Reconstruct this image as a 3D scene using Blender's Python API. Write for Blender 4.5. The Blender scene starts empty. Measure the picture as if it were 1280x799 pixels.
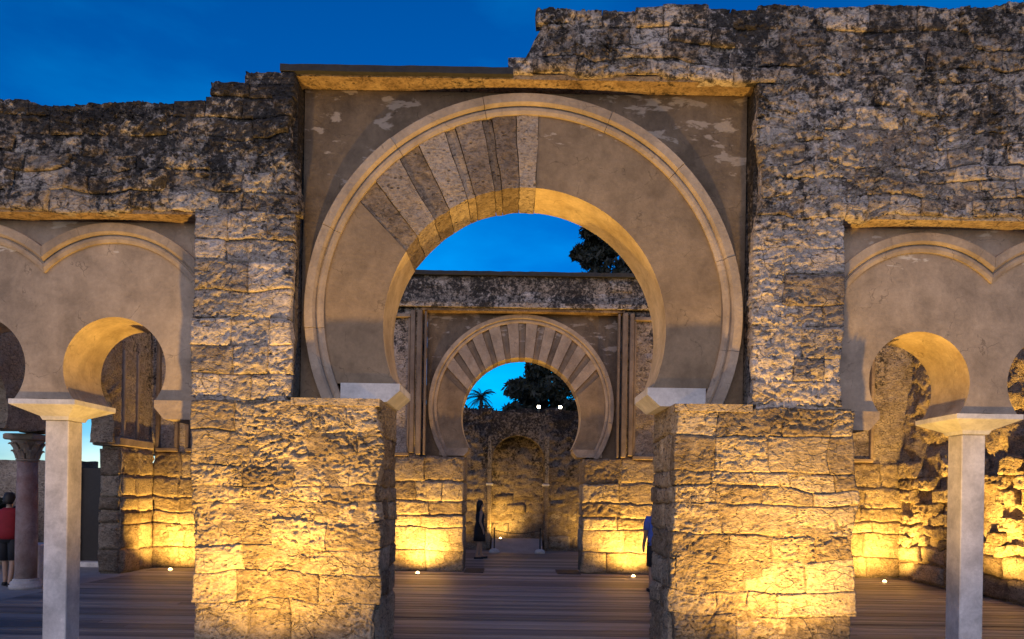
import bpy, math, random
import numpy as np
from mathutils import Matrix, Vector
R = math.radians
PI = math.pi
sc = bpy.context.scene
COL = sc.collection

# ------------------------------------------------------------------ camera, sky, sun, exposure
cam_d = bpy.data.cameras.new('camera')
cam = bpy.data.objects.new('camera', cam_d); COL.objects.link(cam)
cam_d.sensor_width = 36.0
cam_d.lens = 36.0 * 900 / 1280
cam_d.shift_y = (620 - 399.5) / 1280
cam_d.clip_start = 0.05
cam_d.clip_end = 3000
cam.matrix_world = Matrix.Translation((0, 0, 1.75)) @ Matrix.Rotation(R(-0.9), 4, 'Y') @ Matrix.Rotation(R(90), 4, 'X')
sc.camera = cam

world = bpy.data.worlds.new('World'); sc.world = world; world.use_nodes = True
wn, wl = world.node_tree.nodes, world.node_tree.links
wn.clear()
w_out = wn.new('ShaderNodeOutputWorld'); w_bg = wn.new('ShaderNodeBackground')
sky = wn.new('ShaderNodeTexSky'); sky.sky_type = 'NISHITA'; sky.sun_disc = False
SUN_EL, SUN_ROT = 22.0, 190.0            # after-glow behind the camera
sky.sun_elevation = R(SUN_EL); sky.sun_rotation = R(SUN_ROT)
sky.air_density = 1.0; sky.dust_density = 0.0; sky.ozone_density = 6.0
hsv = wn.new('ShaderNodeHueSaturation'); hsv.inputs['Saturation'].default_value = 1.6
hsv.inputs['Hue'].default_value = 0.512
wl.new(sky.outputs[0], hsv.inputs['Color'])
# thin, faint evening cloud
tc = wn.new('ShaderNodeTexCoord'); mp = wn.new('ShaderNodeMapping'); mp.inputs['Scale'].default_value = (1.0, 1.0, 2.6)
nz = wn.new('ShaderNodeTexNoise'); nz.inputs['Scale'].default_value = 3.4; nz.inputs['Detail'].default_value = 6; nz.inputs['Roughness'].default_value = 0.55
cr = wn.new('ShaderNodeValToRGB'); cr.color_ramp.elements[0].position = 0.42; cr.color_ramp.elements[1].position = 0.75
cr.color_ramp.elements[0].color = (0.80, 0.84, 0.88, 1); cr.color_ramp.elements[1].color = (2.2, 1.5, 1.2, 1)
wl.new(tc.outputs['Generated'], mp.inputs[0]); wl.new(mp.outputs[0], nz.inputs[0]); wl.new(nz.outputs[0], cr.inputs[0])
mul = wn.new('ShaderNodeMix'); mul.data_type = 'RGBA'; mul.blend_type = 'MULTIPLY'; mul.inputs[0].default_value = 1.0
wl.new(hsv.outputs[0], mul.inputs[6]); wl.new(cr.outputs[0], mul.inputs[7])
wl.new(mul.outputs[2], w_bg.inputs['Color']); w_bg.inputs['Strength'].default_value = 0.115
wl.new(w_bg.outputs[0], w_out.inputs[0])

sun_d = bpy.data.lights.new('sun', 'SUN'); sun = bpy.data.objects.new('sun', sun_d); COL.objects.link(sun)
sun_d.energy = 1.0; sun_d.angle = R(60); sun_d.color = (1.0, 0.73, 0.53)
_el, _az = R(SUN_EL), R(SUN_ROT)
_dir = Vector((math.sin(_az) * math.cos(_el), math.cos(_az) * math.cos(_el), math.sin(_el)))
sun.rotation_euler = _dir.to_track_quat('Z', 'Y').to_euler()
sun.location = (-3, -10, 20)

sc.view_settings.view_transform = 'Standard'; sc.view_settings.look = 'None'
sc.view_settings.exposure = 0.3; sc.view_settings.gamma = 1.0
sc.cycles.max_bounces = 6
sc.cycles.use_denoising = True

# ------------------------------------------------------------------ numeric noise
def _hash(i, j, k, seed):
    n = (i * 374761393 + j * 668265263 + k * 2147483647 + seed * 974634777) & 0xFFFFFFFF
    n = ((n ^ (n >> 13)) * 1274126177) & 0xFFFFFFFF
    n = (n ^ (n >> 16)) * 2246822519 & 0xFFFFFFFF
    return ((n ^ (n >> 15)) & 0xFFFF) / 32767.5 - 1.0
def vnoise(p, seed=0):
    p = np.asarray(p, float); f = np.floor(p); t = p - f; t = t * t * (3 - 2 * t); f = f.astype(np.int64)
    i, j, k = f[..., 0], f[..., 1], f[..., 2]; x, y, z = t[..., 0], t[..., 1], t[..., 2]
    def L(a, b, s): return a + (b - a) * s
    return L(L(L(_hash(i, j, k, seed), _hash(i+1, j, k, seed), x), L(_hash(i, j+1, k, seed), _hash(i+1, j+1, k, seed), x), y),
             L(L(_hash(i, j, k+1, seed), _hash(i+1, j, k+1, seed), x), L(_hash(i, j+1, k+1, seed), _hash(i+1, j+1, k+1, seed), x), y), z)
def fbm(p, octs=4, seed=0):
    a, s, r = 1.0, 0.0, 0.0; p = np.asarray(p, float).copy()
    for o in range(octs):
        r = r + a * vnoise(p, seed + o * 17); s += a; a *= 0.55; p = p * 2.03 + 3.7
    return r / s

# ------------------------------------------------------------------ object helpers
def mesh_obj(name, verts, faces, mat, parent=None, smooth=False):
    me = bpy.data.meshes.new(name)
    me.from_pydata([tuple(map(float, v)) for v in verts], [], [tuple(map(int, f)) for f in faces]); me.update()
    if smooth: me.polygons.foreach_set('use_smooth', [True] * len(me.polygons))
    return link(name, me, mat, parent)
def link(name, me, mat, parent=None):
    o = bpy.data.objects.new(name, me); COL.objects.link(o)
    if mat is not None and not me.materials: me.materials.append(mat)
    if parent is not None:
        o.parent = parent; o.matrix_parent_inverse = Matrix.Translation(-world_loc(parent))
    return o
def world_loc(o):
    v = Vector(o.location)
    if o.parent is not None: v = o.matrix_parent_inverse @ v + world_loc(o.parent)
    return v
def thing(name, label, cat, loc=(0, 0, 0), group=None):
    o = bpy.data.objects.new(name, None); COL.objects.link(o); o.location = loc; o.empty_display_size = 0.2
    return tag(o, label, cat, group)
def tag(o, label, cat, group=None):
    o['label'] = label; o['category'] = cat
    if group: o['group'] = group
    return o
def structure(o): o['kind'] = 'structure'; return o
def stuff(o): o['kind'] = 'stuff'; return o

class MB:
    def __init__(s): s.v = []; s.f = []
    def add(s, vs, fs):
        n = len(s.v); s.v += [tuple(v) for v in vs]; s.f += [tuple(i + n for i in f) for f in fs]; return s
    def box(s, x0, x1, y0, y1, z0, z1):
        return s.add([(x0,y0,z0),(x1,y0,z0),(x1,y1,z0),(x0,y1,z0),(x0,y0,z1),(x1,y0,z1),(x1,y1,z1),(x0,y1,z1)],
                     [(0,3,2,1),(4,5,6,7),(0,1,5,4),(1,2,6,5),(2,3,7,6),(3,0,4,7)])
    def loft(s, rings, cap=True):
        m = len(rings[0]); vs = [p for r in rings for p in r]; fs = []
        for i in range(len(rings) - 1):
            for j in range(m):
                a, b = i*m + j, i*m + (j+1) % m
                fs.append((a, b, b + m, a + m))
        if cap: fs.append(tuple(range(m - 1, -1, -1))); fs.append(tuple(range((len(rings)-1)*m, len(rings)*m)))
        return s.add(vs, fs)
    def lathe(s, prof, c, n=24):
        return s.loft([[(c[0] + r*math.cos(2*PI*j/n), c[1] + r*math.sin(2*PI*j/n), c[2] + z) for j in range(n)] for r, z in prof])
    def tube(s, pts, radii, n=8):
        rings = []; pts = [Vector(p) for p in pts]
        for i, p in enumerate(pts):
            d = (pts[min(i+1, len(pts)-1)] - pts[max(i-1, 0)]).normalized()
            a = d.cross(Vector((0.31, 0.95, 0.05))).normalized(); b = d.cross(a)
            r = radii[i] if hasattr(radii, '__len__') else radii
            rings.append([p + (a*math.cos(2*PI*j/n) + b*math.sin(2*PI*j/n)) * r for j in range(n)])
        return s.loft(rings)
    def obj(s, name, mat, parent=None, smooth=False): return mesh_obj(name, s.v, s.f, mat, parent, smooth)

def bevel_box(x0, x1, y0, y1, z0, z1, b=0.01):
    m = MB(); rings = []
    for z, i in ((z0, b), (z0 + b, 0), (z1 - b, 0), (z1, b)):
        X0, X1, Y0, Y1 = x0+i, x1-i, y0+i, y1-i
        rings.append([(X0+b,Y0,z),(X1-b,Y0,z),(X1,Y0+b,z),(X1,Y1-b,z),(X1-b,Y1,z),(X0+b,Y1,z),(X0,Y1-b,z),(X0,Y0+b,z)])
    return m.loft(rings)

def displace(P, N, amp, scale=(5, 5, 8), seed=3, octs=4):
    """push points along N by world-space fractal noise"""
    return P + N * (fbm(P * np.array(scale), octs, seed) * amp)[..., None]

# ------------------------------------------------------------------ materials
def new_mat(name):
    m = bpy.data.materials.new(name); m.use_nodes = True
    nt = m.node_tree; b = nt.nodes['Principled BSDF']
    return m, nt.nodes, nt.links, b
def n_pos(N, Lk, scale=(1, 1, 1), loc=(0, 0, 0)):
    g = N.new('ShaderNodeNewGeometry'); mp = N.new('ShaderNodeMapping')
    mp.inputs['Scale'].default_value = scale; mp.inputs['Location'].default_value = loc
    Lk.new(g.outputs['Position'], mp.inputs[0]); return mp.outputs[0]
def n_noise(N, Lk, vec, scale, detail=5, rough=0.55, dist=0.0):
    n = N.new('ShaderNodeTexNoise'); n.inputs['Scale'].default_value = scale; n.inputs['Detail'].default_value = detail
    n.inputs['Roughness'].default_value = rough; n.inputs['Distortion'].default_value = dist
    Lk.new(vec, n.inputs['Vector']); return n.outputs[0]
def n_ramp(N, Lk, fac, stops, mode='LINEAR'):
    r = N.new('ShaderNodeValToRGB'); e = r.color_ramp.elements; r.color_ramp.interpolation = mode
    while len(e) < len(stops): e.new(0.5)
    for el, (p, c) in zip(e, stops):
        el.position = p; el.color = (c, c, c, 1) if not hasattr(c, '__len__') else (*c, 1)
    Lk.new(fac, r.inputs[0]); return r.outputs[0]
def n_mix(N, Lk, fac, a, b, mode='MIX'):
    m = N.new('ShaderNodeMix'); m.data_type = 'RGBA'; m.blend_type = mode
    for s, v in ((0, fac), (6, a), (7, b)):
        if hasattr(v, 'links'): Lk.new(v, m.inputs[s])
        else: m.inputs[s].default_value = v if s == 0 else (*v, 1)
    return m.outputs[2]
def n_math(N, Lk, op, a, b=0.0, clamp=False):
    m = N.new('ShaderNodeMath'); m.operation = op; m.use_clamp = clamp
    for i, v in enumerate((a, b)):
        if hasattr(v, 'links'): Lk.new(v, m.inputs[i])
        else: m.inputs[i].default_value = v
    return m.outputs[0]
def n_bump(N, Lk, b, h, strength, dist):
    bp = N.new('ShaderNodeBump'); bp.inputs['Strength'].default_value = strength; bp.inputs['Distance'].default_value = dist
    Lk.new(h, bp.inputs['Height']); Lk.new(bp.outputs[0], b.inputs['Normal'])
def n_z(N, Lk, z0, z1, a, c):
    g = N.new('ShaderNodeNewGeometry'); s = N.new('ShaderNodeSeparateXYZ'); Lk.new(g.outputs['Position'], s.inputs[0])
    m = N.new('ShaderNodeMapRange'); m.clamp = True
    m.inputs[1].default_value = z0; m.inputs[2].default_value = z1; m.inputs[3].default_value = a; m.inputs[4].default_value = c
    Lk.new(s.outputs[2], m.inputs[0]); return m.outputs[0]

def stone_mat(name, light=(.50,.41,.31), mid=(.38,.30,.22), dark=(.25,.19,.135), crust_z=(4.2, 6.0), crust=(0.0, 0.24), bump=0.9, seed=0.0, crust_scale=1.6, fine=1.0, vary=0.3, pale=0.0, crack=1.0):
    m, N, Lk, b = new_mat(name)
    p = n_pos(N, Lk, loc=(seed, seed*1.7, seed*.6)); pb = n_pos(N, Lk, (1, 1, 1.7), (seed, 0, seed))
    big = n_noise(N, Lk, p, 1.7, 4, .6); med = n_noise(N, Lk, pb, 7, 5, .65); sm = n_noise(N, Lk, p, 38, 3, .7)
    oi = N.new('ShaderNodeObjectInfo')
    v = n_math(N, Lk, 'ADD', n_math(N, Lk, 'MULTIPLY', big, .45), n_math(N, Lk, 'MULTIPLY', med, .55))
    v = n_math(N, Lk, 'ADD', v, n_math(N, Lk, 'MULTIPLY', n_math(N, Lk, 'SUBTRACT', oi.outputs['Random'], .5), vary))
    c = n_ramp(N, Lk, v, [(.28, dark), (.47, mid), (.66, light), (.85, tuple(min(.75, x*1.18) for x in light))])
    c = n_mix(N, Lk, 1.0, c, n_ramp(N, Lk, sm, [(.3, .72), (.6, 1.06)]), 'MULTIPLY')
    wn_ = N.new('ShaderNodeTexNoise'); wn_.inputs['Scale'].default_value = 5; wn_.inputs['Detail'].default_value = 4; Lk.new(p, wn_.inputs['Vector'])
    wv = N.new('ShaderNodeVectorMath'); wv.operation = 'MULTIPLY_ADD'; Lk.new(wn_.outputs['Color'], wv.inputs[0]); wv.inputs[1].default_value = (.22, .22, .22); Lk.new(pb, wv.inputs[2])
    ve = N.new('ShaderNodeTexVoronoi'); ve.feature = 'DISTANCE_TO_EDGE'; ve.inputs['Scale'].default_value = 5.5; Lk.new(wv.outputs[0], ve.inputs['Vector'])
    crk = n_math(N, Lk, 'MULTIPLY', n_ramp(N, Lk, ve.outputs[0], [(.0, 1.0), (.055, 0.0)]), n_ramp(N, Lk, n_noise(N, Lk, pb, 3.1, 4, .6), [(.46, 0.0), (.56, crack)]))
    gr = n_noise(N, Lk, pb, 19, 5, .72, .3)
    c = n_mix(N, Lk, 1.0, c, n_ramp(N, Lk, gr, [(.34, .50), (.50, 1.0), (.68, 1.16)]), 'MULTIPLY')
    c = n_mix(N, Lk, n_math(N, Lk, 'MULTIPLY', crk, .5), c, (.05, .036, .025))
    # small dark holes of the weathered limestone
    vo = N.new('ShaderNodeTexVoronoi'); vo.inputs['Scale'].default_value = 15; Lk.new(pb, vo.inputs['Vector'])
    pit = n_math(N, Lk, 'MULTIPLY', n_ramp(N, Lk, vo.outputs['Distance'], [(.16, 1.0), (.30, 0.0)]), n_ramp(N, Lk, med, [(.47, 0.0), (.57, 1.0)]))
    c = n_mix(N, Lk, n_math(N, Lk, 'MULTIPLY', pit, .75), c, (.045, .033, .024))
    # black crust of lichen, in patches and runs, heavier toward the exposed top
    pk = n_pos(N, Lk, (1.25, 1.25, .75), (seed*2, 0, seed)); k1 = n_noise(N, Lk, pk, crust_scale, 6, .66, .35); k2 = n_noise(N, Lk, p, 13, 5, .75)
    k = n_math(N, Lk, 'ADD', n_math(N, Lk, 'ADD', n_math(N, Lk, 'MULTIPLY', k1, .45), n_math(N, Lk, 'MULTIPLY', k2, .55)), n_z(N, Lk, *crust_z, *crust))
    pl = n_math(N, Lk, 'ADD', n_math(N, Lk, 'MULTIPLY', n_noise(N, Lk, pb, 4.5, 7, .7, .2), 1.0), n_z(N, Lk, 2.6, 4.6, -.2, 0.0))
    c = n_mix(N, Lk, n_math(N, Lk, 'MULTIPLY', n_ramp(N, Lk, pl, [(.56, 0.0), (.64, 1.0)]), pale), c, (.53, .45, .37))
    km = n_ramp(N, Lk, k, [(.545, 0.0), (.615, 1.0)])
    c = n_mix(N, Lk, n_math(N, Lk, 'MULTIPLY', km, .94), c, n_ramp(N, Lk, gr, [(.38, (.012, .011, .011)), (.66, (.06, .052, .046))]))
    Lk.new(c, b.inputs['Base Color']); b.inputs['Roughness'].default_value = .93; b.inputs['Specular IOR Level'].default_value = .15
    h = n_math(N, Lk, 'ADD', n_math(N, Lk, 'MULTIPLY', med, .6), n_math(N, Lk, 'MULTIPLY', sm, .4*fine))
    h = n_math(N, Lk, 'ADD', h, n_math(N, Lk, 'MULTIPLY', gr, .85))
    h = n_math(N, Lk, 'SUBTRACT', h, n_math(N, Lk, 'ADD', n_math(N, Lk, 'MULTIPLY', pit, .55), n_math(N, Lk, 'MULTIPLY', crk, .4)))
    h = n_math(N, Lk, 'MULTIPLY', h, n_ramp(N, Lk, n_noise(N, Lk, p, 2.3, 3, .5), [(.35, .45), (.6, 1.15)]))
    n_bump(N, Lk, b, h, bump, .042)
    return m

def plaster_mat(name, base, dark, patch=None, patch_z=(0, 1), rough_bump=.25, seed=0.0, patch_thr=.6, crack=1.0):
    m, N, Lk, b = new_mat(name)
    p = n_pos(N, Lk, loc=(seed, seed, seed)); ps = n_pos(N, Lk, (1.3, 1.3, .5), (seed, 0, 0)); pw = n_pos(N, Lk, (1, 1, 2.6), (seed, 0, seed))
    big = n_noise(N, Lk, ps, 1.5, 6, .6); fi = n_noise(N, Lk, p, 30, 6, .7); md = n_noise(N, Lk, p, 5, 5, .6)
    v = n_math(N, Lk, 'ADD', n_math(N, Lk, 'MULTIPLY', big, .7), n_math(N, Lk, 'MULTIPLY', md, .3))
    c = n_ramp(N, Lk, v, [(.36, dark), (.6, base)])
    c = n_mix(N, Lk, 1.0, c, n_ramp(N, Lk, fi, [(.3, .86), (.65, 1.05)]), 'MULTIPLY')
    cl = n_noise(N, Lk, p, 3.3, 7, .66, .4); c = n_mix(N, Lk, 1.0, c, n_ramp(N, Lk, cl, [(.33, .74), (.52, 1.0), (.7, 1.2)]), 'MULTIPLY')
    ve = N.new('ShaderNodeTexVoronoi'); ve.feature = 'DISTANCE_TO_EDGE'; ve.inputs['Scale'].default_value = 1.9
    wv = N.new('ShaderNodeVectorMath'); wv.operation = 'MULTIPLY_ADD'; wq = N.new('ShaderNodeTexNoise'); wq.inputs['Scale'].default_value = 3; wq.inputs['Detail'].default_value = 5
    Lk.new(p, wq.inputs['Vector']); Lk.new(wq.outputs['Color'], wv.inputs[0]); wv.inputs[1].default_value = (.5, .5, .5); Lk.new(p, wv.inputs[2]); Lk.new(wv.outputs[0], ve.inputs['Vector'])
    hc = n_math(N, Lk, 'MULTIPLY', n_ramp(N, Lk, ve.outputs[0], [(0.0, 1.0), (.012, 0.0)]), n_ramp(N, Lk, md, [(.5, 0.0), (.58, .6*crack)]))
    c = n_mix(N, Lk, hc, c, tuple(x*.35 for x in dark))
    if patch:
        pm = n_math(N, Lk, 'ADD', n_noise(N, Lk, pw, 3.2, 4, .6, .3), n_z(N, Lk, patch_z[0], patch_z[1], -.2, 0.02))
        pm = n_ramp(N, Lk, pm, [(patch_thr, 0.0), (patch_thr + .05, 1.0)])
        c = n_mix(N, Lk, n_math(N, Lk, 'MULTIPLY', pm, .85), c, patch)
    Lk.new(c, b.inputs['Base Color']); b.inputs['Roughness'].default_value = .9; b.inputs['Specular IOR Level'].default_value = .2
    n_bump(N, Lk, b, n_math(N, Lk, 'ADD', fi, n_math(N, Lk, 'MULTIPLY', md, 1.2)), rough_bump, .012)
    return m

def plain_mat(name, col, rough=.7, vary=.25, scale=20, bump=0.1, metallic=0.0):
    m, N, Lk, b = new_mat(name)
    n = n_noise(N, Lk, n_pos(N, Lk), scale, 5, .65)
    c = n_ramp(N, Lk, n, [(.3, tuple(x*(1-vary) for x in col)), (.7, tuple(x*(1+vary*.5) for x in col))])
    Lk.new(c, b.inputs['Base Color']); b.inputs['Roughness'].default_value = rough; b.inputs['Metallic'].default_value = metallic
    if bump: n_bump(N, Lk, b, n, bump, .01)
    return m

M = {}
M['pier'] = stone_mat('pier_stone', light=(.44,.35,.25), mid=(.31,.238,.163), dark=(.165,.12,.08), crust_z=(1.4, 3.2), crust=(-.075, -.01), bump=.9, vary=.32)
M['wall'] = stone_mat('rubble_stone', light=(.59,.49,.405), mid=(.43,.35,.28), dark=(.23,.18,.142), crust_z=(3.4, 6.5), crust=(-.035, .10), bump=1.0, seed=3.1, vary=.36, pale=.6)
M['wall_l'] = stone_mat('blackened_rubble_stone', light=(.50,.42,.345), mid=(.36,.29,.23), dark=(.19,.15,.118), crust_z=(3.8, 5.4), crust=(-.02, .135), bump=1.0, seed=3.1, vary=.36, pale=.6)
M['core'] = stone_mat('mortar_core', light=(.40,.33,.26), mid=(.29,.23,.175), dark=(.16,.125,.095), crust_z=(2.2, 5.4), crust=(-.04, .16), bump=1.0, seed=7.7)
M['voussoir'] = stone_mat('old_voussoir_stone', light=(.40,.32,.25), mid=(.31,.24,.183), dark=(.18,.133,.098), crust_z=(0, 9), crust=(-.06, -.06), bump=.9, seed=11., vary=.6, crack=0.0)
M['voussoir_dark'] = stone_mat('old_voussoir_dark', light=(.39,.305,.228), mid=(.295,.225,.163), dark=(.15,.11,.078), crust_z=(0, 9), crust=(-.03, -.03), bump=.9, seed=17., crack=0.0)
M['ring'] = plaster_mat('arch_plaster', (.28,.205,.132), (.19,.137,.09), (.40,.33,.26), (5.0, 5.5), .35, 2., .57)
M['field'] = plaster_mat('field_plaster', (.22,.16,.105), (.11,.08,.054), (.38,.31,.24), (3.6, 5.2), .8, 5., .60)
M['arcade'] = plaster_mat('arcade_plaster', (.39,.305,.225), (.265,.205,.15), (.55,.49,.41), (3.7, 4.2), .3, 9., .62)
M['mould'] = plaster_mat('moulding_stone', (.42,.33,.245), (.28,.215,.16), None, (0, 1), .5, 13.)
M['strip'] = plaster_mat('worn_strip_stone', (.30,.225,.16), (.17,.125,.09), None, (0, 1), .5, 15.)
M['soffit'] = plaster_mat('uplit_soffit_plaster', (.60,.47,.30), (.42,.31,.18), None, (0, 1), .3, 19.)  # paler than the arch faces: golden uplight put into the colour
M['white'] = plaster_mat('white_impost', (.70,.66,.62), (.58,.54,.50), None, (0, 1), .15, 21., crack=0.0)
M['marble'] = plaster_mat('grey_marble', (.70,.64,.59), (.47,.42,.385), None, (0, 1), .25, 27., crack=0.0)
M['coping'] = plain_mat('dark_coping', (.03, .029, .03), .9, .4, 14, .5)
M['lintel'] = stone_mat('lintel_stone', light=(.50,.38,.25), mid=(.36,.25,.15), dark=(.18,.115,.065), crust_z=(0, 9), crust=(-.01, -.01), bump=.7, seed=29.)
M['far'] = stone_mat('far_wall_stone', light=(.44,.37,.28), mid=(.33,.26,.19), dark=(.19,.145,.105), crust_z=(1.2, 4.0), crust=(-.05, .12), bump=.9, seed=33., crust_scale=1.5, pale=.5)
M['rough'] = stone_mat('rough_core_stone', light=(.46,.37,.26), mid=(.33,.25,.17), dark=(.15,.11,.075), crust_z=(.6, 4.6), crust=(-.14, -.03), bump=1.0, seed=41., crust_scale=2.4)
M['metal'] = plain_mat('dark_metal', (.05, .05, .052), .45, .2, 30, .05, .8)
M['door'] = plain_mat('dark_door', (.02, .016, .014), .6, .3, 9, .2)
M['ground'] = plain_mat('packed_earth', (.17, .145, .12), .95, .35, 2.5, .6)
M['pave'] = plain_mat('pale_paving', (.34, .31, .28), .85, .2, 3.0, .3)

def wood_mat():
    m, N, Lk, b = new_mat('weathered_deck_wood')
    g = n_noise(N, Lk, n_pos(N, Lk, (.35, 9, 9)), 3.0, 7, .65); s = n_noise(N, Lk, n_pos(N, Lk, (.5, 1, 1)), 1.1, 4, .6)
    oi = N.new('ShaderNodeObjectInfo')
    v = n_math(N, Lk, 'ADD', n_math(N, Lk, 'ADD', n_math(N, Lk, 'MULTIPLY', g, .5), n_math(N, Lk, 'MULTIPLY', s, .25)), n_math(N, Lk, 'MULTIPLY', oi.outputs['Random'], .55))
    c = n_ramp(N, Lk, v, [(.3, (.085, .070, .062)), (.6, (.205, .172, .152)), (.95, (.36, .31, .275))])
    Lk.new(c, b.inputs['Base Color']); b.inputs['Roughness'].default_value = .52; b.inputs['Specular IOR Level'].default_value = .45
    n_bump(N, Lk, b, g, .35, .006); return m
M['deck'] = wood_mat()
def emit_mat(name, col, s):
    m, N, Lk, b = new_mat(name); b.inputs['Emission Color'].default_value = (*col, 1); b.inputs['Emission Strength'].default_value = s
    b.inputs['Base Color'].default_value = (.8, .7, .5, 1); return m
WARM = (1.0, .575, .115)
M['lens'] = emit_mat('lit_lamp_lens', (1, .62, .24), 9)
M['flood'] = emit_mat('lit_flood_lens', (1, .93, .75), 14)

# ------------------------------------------------------------------ stone laying
class Frame:
    def __init__(s, o, u, n): s.o, s.u, s.n = np.array(o, float), np.array(u, float), np.array(n, float)
    def p(s, u, v, n): return s.o + np.outer(u, s.u) + np.outer(v, (0, 0, 1)) + np.outer(n, s.n)
FRONT = lambda y: Frame((0, y, 0), (1, 0, 0), (0, -1, 0))

def stone_mesh(name, fr, u0, u1, v0, v1, off, depth, cell, amp, bev, warp, seed, mat, parent):
    nu, nv = max(2, round((u1-u0)/cell)), max(2, round((v1-v0)/cell))
    gu, gv = np.meshgrid(np.linspace(u0, u1, nu+1), np.linspace(v0, v1, nv+1))
    u, v = gu.ravel(), gv.ravel()
    d = np.minimum(np.minimum(u-u0, u1-u), np.minimum(v-v0, v1-v))
    P0 = fr.p(u, v, np.zeros_like(u))
    bv = bev * (1.0 + .7*vnoise(P0*6.0, 91))
    e = bv * (1 - np.sqrt(np.clip(1 - (1 - np.clip(d/bv, 0, 1))**2, 0, 1)))
    P = fr.p(u, v, off - e)
    idx = np.arange((nu+1)*(nv+1)).reshape(nv+1, nu+1)
    faces = [(idx[j,i], idx[j,i+1], idx[j+1,i+1], idx[j+1,i]) for j in range(nv) for i in range(nu)]
    loop = list(idx[0,:-1]) + list(idx[:-1,-1]) + list(idx[-1,:0:-1]) + list(idx[:0:-1,0])
    base = len(P); ul, vl = u[loop], v[loop]; m = len(loop)
    Q = fr.p(ul, vl, np.full(m, off - depth)); P = np.vstack([P, Q])
    for k in range(m):
        a, b = loop[k], loop[(k+1) % m]; faces.append((b, a, base+k, base+(k+1) % m))
    w1 = fbm(P*2.3, 2, 51)*warp; w2 = fbm(P*2.7 + 9, 2, 57)*warp*.8
    P = P + np.outer(w1, fr.u) + np.outer(w2, (0, 0, 1))
    wv = 1.6*fbm(P*4., 2, 7)[:, None]
    ero = .55*fbm(P*np.array((9., 9., 13.)), 5, 3 + seed)
    ero = np.where(ero > 0, ero*.6, ero*1.2)
    rid = 1 - np.abs(fbm(P*np.array((7., 7., 15.)) + wv, 3, 13))*6.5          # narrow chipped grooves along the bedding
    rd2 = 1 - np.abs(fbm(P*np.array((16., 16., 24.)) + wv, 3, 19))*5.0
    ero = ero - .75*np.clip(rid, 0, 1)**1.3 - .35*np.clip(rd2, 0, 1)
    reg = np.clip(.85 + 1.5*fbm(P*np.array((1.3, 1.3, 2.2)), 2, 23), .25, 1.9)
    P = P + np.outer(ero*amp*reg, fr.n)
    return mesh_obj(name, P, faces, mat, parent, True)

def lay(parent, fr, u0, u1, courses, wr, mat, name='block', keep=None, depth=.14, cell=.03, amp=.03, bev=.022, warp=.05, joint=.012, offr=.02, seed=0, clip=None):
    """lay courses of single stones on a wall face; clip(u, z) -> z of the ragged top"""
    rng = random.Random(seed); out = []
    for z0, z1 in zip(courses[:-1], courses[1:]):
        u = u0
        while u < u1 - 1e-6:
            w = rng.uniform(*wr) * (0.8 + .5*(z1-z0)/.25*.5)
            if u1 - (u + w) < wr[0]*.6: w = u1 - u
            a, b = u, u + w; u = b
            um = (a+b)/2; top = z1
            if keep and not keep(um, (z0+z1)/2, a, b): continue
            if clip:
                zt = clip(um)
                if zt < z0 + .11: continue
                top = zt if zt < z1 + .11 else z1
            o = rng.uniform(-offr, offr); wp = warp*.3 if clip and z1 > zt - .25 else warp
            jl, jb = joint*rng.choice((.6, .8, 1, 2.2))/2, joint*rng.choice((.5, .8, 1.6, 5.5))/2
            out.append(stone_mesh(name, fr, a + jl, b - jl, z0 + jb, top - joint*.3, o, depth, cell, amp, bev*rng.choice((.6, 1, 1, 1.8)), wp, 0, mat, parent))
    return out

def rough_box(name, x0, x1, y0, y1, z0, z1, mat, parent, cell=.06, amp=.03, ztop=None, seed=5, bottom=False):
    """closed masonry core with all visible faces subdivided and broken up by noise"""
    vs, fs = [], []
    def face(o, a, b, la, lb, n):
        na, nb = max(1, int(round(la/cell))), max(1, int(round(lb/cell)))
        A, B = np.meshgrid(np.linspace(0, la, na+1), np.linspace(0, lb, nb+1))
        P = np.array(o) + np.outer(A.ravel(), a) + np.outer(B.ravel(), b)
        base = sum(len(q) for q in vs); vs.append(P)
        I = np.arange((na+1)*(nb+1)).reshape(nb+1, na+1) + base
        for j in range(nb):
            for i in range(na): fs.append((I[j,i], I[j,i+1], I[j+1,i+1], I[j+1,i]))
    X, Y, Z = (1,0,0), (0,1,0), (0,0,1); lx, ly, lz = x1-x0, y1-y0, z1-z0
    face((x0,y0,z0), X, Z, lx, lz, 0); face((x1,y1,z0), (-1,0,0), Z, lx, lz, 0)
    face((x1,y0,z0), Y, Z, ly, lz, 0); face((x0,y1,z0), (0,-1,0), Z, ly, lz, 0)
    face((x0,y0,z1), X, Y, lx, ly, 0)
    face((x0,y1,z0), X, (0,-1,0), lx, ly, 0)
    P = np.vstack(vs)
    if ztop is not None:
        zt = np.array([ztop(x) for x in P[:,0]]); P[:,2] = z0 + (P[:,2]-z0) * (zt-z0)/(z1-z0)
    d = np.stack([fbm(P*np.array((5.,5.,9.)), 4, seed), fbm(P*np.array((5.,5.,9.))+31, 4, seed+1), fbm(P*5.+57, 3, seed+2)*.8], -1)
    d[:,2] *= np.clip((P[:,2]-z0)/.15, 0, 1)
    P = P + d*amp
    return mesh_obj(name, P, fs, mat, parent, True)

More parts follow.
